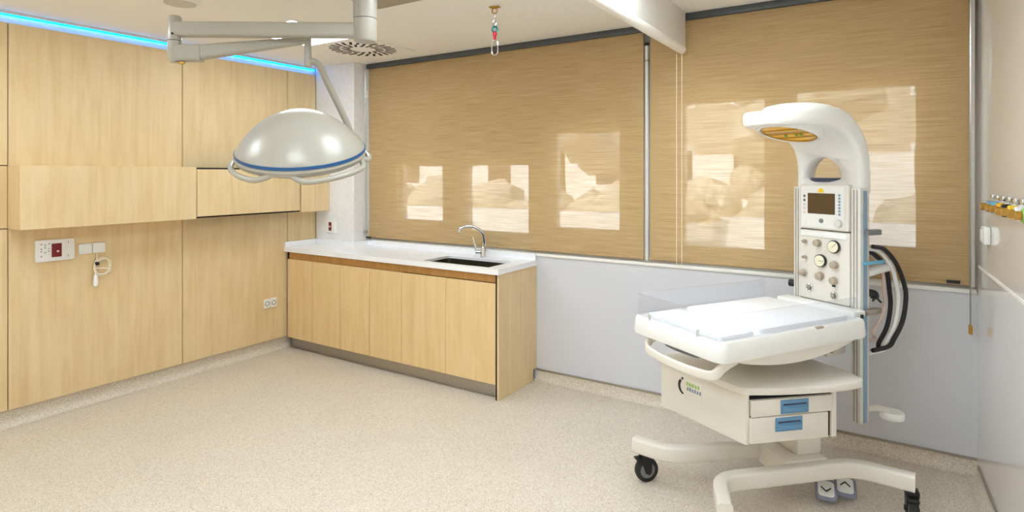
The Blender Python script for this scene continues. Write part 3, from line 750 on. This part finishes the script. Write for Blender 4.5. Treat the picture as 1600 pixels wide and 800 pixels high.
# bed tray
rings = []
for e, z in ((.02, .806), (.004, .812), (0, .825), (.006, .886), (.012, .897), (.022, .900), (.034, .899), (.040, .892)):
    rings.append([(p[0], p[1], z) for p in rrect(.302 - e, .487 - e, .05 - e*.5, 6)])
MB().loft(rings).build('bed_tray', 'plastic', wm)
prof = [(-.40, .812)] + [(-.40 + .80*k/14, .812 - .062*math.sin(PI*k/14)**.8) for k in range(1, 14)] + [(.40, .812)]
MB().loft([[(x, y, .812 - (.812 - z)*q) for y, z in prof] for x, q in ((-.27, .7), (-.25, 1), (.25, 1), (.288, .9))]).build('tray_pan', 'cream', wm)
MB().prism(rrect(.245, .30, .03, 5, 0, .115), .888, .915, .008).build('mattress', 'mattress', wm)
MB().prism(rrect(.245, .105, .03, 5, 0, -.325), .888, .910, .008).build('foot_pad', 'mattress', wm)
MB().box((-.20, .44, .894), (.25, .53, .925), .008).build('column_foot', 'plastic', wm)
# clear acrylic side walls
AZ0, AZ1 = .893, 1.005
for a, b in (((-.272, -.462), (-.266, .43)), ((.266, -.462), (.272, .43)), ((-.262, -.468), (.262, -.462))):
    MB().box((*a, AZ0), (*b, AZ1), .001, 1).build('side_panel', 'clear', wm)
for x, y, l in ((.285, .13, .03), ): MB().box((x, y - .022, .893), (x + .014, y + .022, .902), .001, 1).build('tray_latch', 'knob', wm)
for x in (-.16, .16): 
    MB().cyl((x, -.478, .896), (x, -.478, .925), .006).build('panel_hinge', 'chrome', wm)
MB().cyl((.27, .47, .897), (.27, .47, .915), .007).build('panel_pin', 'black', wm)
# push handle below the foot end
hp = bez([(-.20, -.36, .81), (-.212, -.43, .785), (-.19, -.466, .750), (-.10, -.480, .740), (.02, -.484, .736), (.14, -.480, .738), (.235, -.466, .748), (.258, -.43, .785), (.262, -.36, .81)], 5)
rings = []
for i, p in enumerate(hp):
    d = (hp[min(i+1, len(hp)-1)] - hp[max(i-1, 0)]).normalized(); s = Vector((0, 0, 1)).cross(d).normalized(); up = d.cross(s)
    rings.append([p + s*q[0] + up*q[1] for q in rrect(.010, .021, .009, 3)])
MB().loft(rings).build('push_handle', 'cream', wm)
MB().tube(bez([(-.10, -.40, .815), (-.10, -.43, .793), (-.04, -.438, .788), (.06, -.438, .788), (.12, -.43, .793), (.12, -.40, .815)], 5), .007, 8).build('tilt_lever', 'grey', wm)
MB().cyl((.19, .36, .72), (.19, .36, .775), .008).build('tilt_pin', 'steel', wm)
# hood
hxs = .022
sec = [((.600, 1.505), 0, .192, .045), ((.600, 1.60), 0, .192, .042), ((.592, 1.68), 10, .192, .043), ((.566, 1.752), 28, .193, .047), ((.515, 1.812), 48, .196, .053), ((.448, 1.853), 67, .204, .056), ((.37, 1.874), 82, .214, .055), ((.28, 1.882), 90, .217, .050), ((.20, 1.882), 92, .206, .046), ((.13, 1.879), 93, .176, .042), ((.085, 1.877), 93, .130, .038), ((.062, 1.875), 93, .07, .030), ((.056, 1.874), 93, .02, .012)]
rings = []
for (y, z), ang, hw, ht in sec:
    a = math.radians(ang)
    nv = Vector((0, math.cos(a), math.sin(a)))          # towards the outer (back/top) side
    rr = min(ht*.92, hw*.9)
    rings.append([Vector((hxs, y, z)) + Vector((q[0], 0, 0)) + nv*q[1] for q in rrect(hw, ht, rr*.8, 5)])
hood = MB().loft(rings).build('hood', 'plastic', wm)
cut = MB().loft([[(hxs + p[0], yy, p[1]) for p in [(.108*math.cos(t) - .028, 1.582 + (.112*math.sin(t) if math.sin(t) > 0 else .024*math.sin(t))) for t in [k*2*PI/32 for k in range(32)]]] for yy in (.40, .75)]).build('cutter', 'navy', wm)
md = hood.modifiers.new('opening', 'BOOLEAN'); md.object = cut; md.operation = 'DIFFERENCE'; md.solver = 'EXACT'
bpy.context.view_layer.update()
dg = bpy.context.evaluated_depsgraph_get()
nm = bpy.data.meshes.new_from_object(hood.evaluated_get(dg)); hood.modifiers.clear(); hood.data = nm
nm.materials.clear(); nm.materials.append(M['plastic'])
for p_ in nm.polygons: p_.material_index = 0
bpy.data.objects.remove(cut)
MB().prism([(hxs - .03 + .095*math.cos(t), .6 + .052*math.sin(t)) for t in [k*2*PI/24 for k in range(24)]], 1.559, 1.580, .002, 1).build('window_tray', 'navy', hood)
# raised cover on top of the hood
rings = [[(hxs + .165*s*math.cos(t), .33 + .19*s*math.sin(t), z) for t in [k*2*PI/36 for k in range(36)]] for s, z in ((1, 1.915), (.98, 1.928), (.88, 1.945), (.6, 1.956), (.2, 1.960))]
MB().loft(rings).build('hood_cover', 'plastic', wm)
# heater lens, tilted
LT = Matrix.Translation((hxs, .262, 1.812)) @ Matrix.Rotation(math.radians(-15), 4, 'X')
MB().lathe([(.158, .035), (.158, .0), (.150, -.012), (.138, -.014), (.132, -.006), (.132, .03)], 40, LT).build('lens_rim', 'plastic', wm)
lens = MB().lathe([(.131, -.006), (.12, -.004), (.0, .004)], 40, LT).build('heater_lens', 'orange', wm)
MB().torus(.128, .004, 40, 6, LT @ Matrix.Translation((0, 0, -.008))).build('guard_ring', 'brass', lens)
for k in range(-1, 2):
    hw = math.sqrt(.126**2 - (.06*k)**2)
    MB().tube([LT @ Vector((-hw, (.06*k), -.009)), LT @ Vector((hw, (.06*k), -.009))], .0022, 6).build('guard_bar', 'brass', lens)
MB().tube([LT @ Vector((-.11, -.02, .0)), LT @ Vector((.11, -.02, .0))], .009, 10).build('heating_element', 'knob', lens)
for x_ in (-.03, .03, .06): MB().cyl(LT @ Vector((x_, .02, -.003)), LT @ Vector((x_, .02, -.016)), .008, 10).build('indicator', 'green', lens)
# rail clamps, strap, hoses on the near side
for zc, mt in ((1.305, 'grey'), (.905, 'steel')):
    MB().box((.200, .57, zc - .013), (.236, .68, zc + .013), .003).build('rail_clamp', mt, wm)
MB().box((.2185, .55, 1.142), (.225, .72, 1.160), .002).build('strap', 'lblue', wm)
MB().cyl((.19, .613, 1.095), (.19, .80, 1.115), .024).build('hose_socket', 'plastic', wm)
MB().cyl((.19, .80, 1.115), (.19, .83, 1.120), .030).build('socket_nut', 'plastic', wm)
MB().tube(bez([(.19, .615, 1.0), (.20, .672, .985), (.205, .668, .965)], 5), .02, 10).build('cable_gland', 'black', wm)
MB().tube(bez([(.20, .66, .95), (.205, .68, .965), (.21, .715, .94)], 5), .005, 8).build('loose_lead', 'black', wm)
def hose(mat, r, dx, y1, z1, ym, zt, zb_):
    pts = [(.19 + dx, .612, z1), (.195 + dx, .70, z1 - .02), (.2 + dx, .79, z1 - .10), (.2 + dx, ym - .008, z1 - .22), (.2 + dx, ym, (z1 + zb_)/2 - .04), (.2 + dx, ym - .03, zb_ + .12), (.195 + dx, ym - .09, zb_ + .04), (.19 + dx, .74, zb_ + .004), (.19 + dx, .612, zb_)]
    MB().tube(bez(pts, 6), r, 10).build('hose', mat, wm)
hose('rubber', .011, .042, 0, 1.235, .868, 0, .712)
hose('plastic', .011, .016, 0, 1.222, .846, 0, .690)
hose('rubber', .011, -.012, 0, 1.205, .828, 0, .680)
hose('pinkh', .009, -.03, 0, 1.20, .812, 0, .735)
MB().tube(bez([(.19, .613, .402), (.20, .70, .395), (.22, .75, .378)], 5), .016, 10).build('side_bracket', 'cream', wm)
MB().lathe([(.0, 0), (.052, 0), (.055, .006), (.055, .030), (.05, .036), (0, .036)], 28, Matrix.Translation((.235, .765, .345))).build('bracket_cup', 'plastic', wm)

# ------------------------------------------------------------------ outdoors, seen through the blinds
struct(MB().box((-40, 4.3, -.3), (30, 60, -.15)).build('ground', 'ext_ground'))
tag(MB().box((-22, 7.2, -.15), (12, 7.45, 1.08), .02).build('garden_wall', 'ext_wall'), 'low white rendered garden wall outside the windows', 'wall')
o = empty('planter', (-1.65, 6.0, -.15), 0, 'white tapered concrete planter with small shrub outside the windows', 'planter')
MB().loft([[(p[0]*q, p[1]*q, z) for p in rrect(.27, .27, .04)] for q, z in ((.7, 0), (1, 1.28), (.9, 1.28), (.88, 1.2))]).build('pot', 'ext_wall', o)
m = MB()
for k in range(14):
    t = bmesh.new(); bmesh.ops.create_icosphere(t, subdivisions=2, radius=random.uniform(.08, .14))
    for v in t.verts: v.co *= random.uniform(.8, 1.2)
    m.merge(t, Matrix.Translation((random.uniform(-.15, .15), random.uniform(-.15, .15), random.uniform(1.24, 1.5))))
m.build('shrub', 'leaf', o)
def hedge(x0, x1, y, z1, label, name='hedge'):
    m = MB(); n = int((x1 - x0) / .5)
    for k in range(n*3):
        c = Vector((random.uniform(x0, x1), y + random.uniform(-.3, .3), random.uniform(.0, z1 - .3)))
        t = bmesh.new(); bmesh.ops.create_icosphere(t, subdivisions=2, radius=random.uniform(.35, .6))
        for v in t.verts: v.co *= random.uniform(.85, 1.15)
        m.merge(t, Matrix.Translation(c))
    o = m.build(name, 'leaf'); return tag(o, label, 'hedge')
hedge(-22, 12, 11.6, 1.35, 'long green hedge behind the low garden wall')
def tree(x, y, h, label):
    o = empty('tree', (x, y, -.15), 0, label, 'tree', 'trees outside the windows')
    MB().tube(bez([(0, 0, 0), (.05, 0, h*.3), (0, .05, h*.65)], 4), [.16]*4 + [.12]*5, 10).build('trunk', 'bark', o)
    m = MB()
    for k in range(26):
        c = Vector((random.gauss(0, .8), random.gauss(0, .8), h*.72 + random.gauss(0, .6)))
        t = bmesh.new(); bmesh.ops.create_icosphere(t, subdivisions=2, radius=random.uniform(.45, .85))
        for v in t.verts: v.co *= random.uniform(.82, 1.18)
        m.merge(t, Matrix.Translation(c))
    m.build('crown', 'leaf', o)
for x, y, h in ((-16.5, 16, 4.5), (-8.5, 16, 5.0), (-2.0, 16, 4.4), (4.5, 16.5, 5.2)): tree(x, y, h, 'leafy tree standing behind the garden wall outside')
o = empty('building', (-9, 24, -.15), 0, 'long beige building beyond the trees outside the windows', 'building')
MB().box((-22, 0, 2.5), (22, 6, 7.5)).build('wall', 'ext_build', o)
MB().box((-22, -.05, 0), (22, 6, 2.5)).build('ground_storey', 'ext_wall', o)
MB().box((-22.3, -.3, 7.5), (22.3, 6.3, 7.8)).build('roof', 'ext_wall', o)
for k in range(13):
    for z in (1.2, 4.4):
        w = MB().box((-16.5 + 2.9*k, -.06, z), (-15.0 + 2.9*k, .02, z + 1.6)).build('window_frame', 'ext_wall', o)
        MB().box((-16.4 + 2.9*k, -.08, z + .1), (-15.1 + 2.9*k, -.05, z + 1.5)).build('pane', 'ext_dark', w)
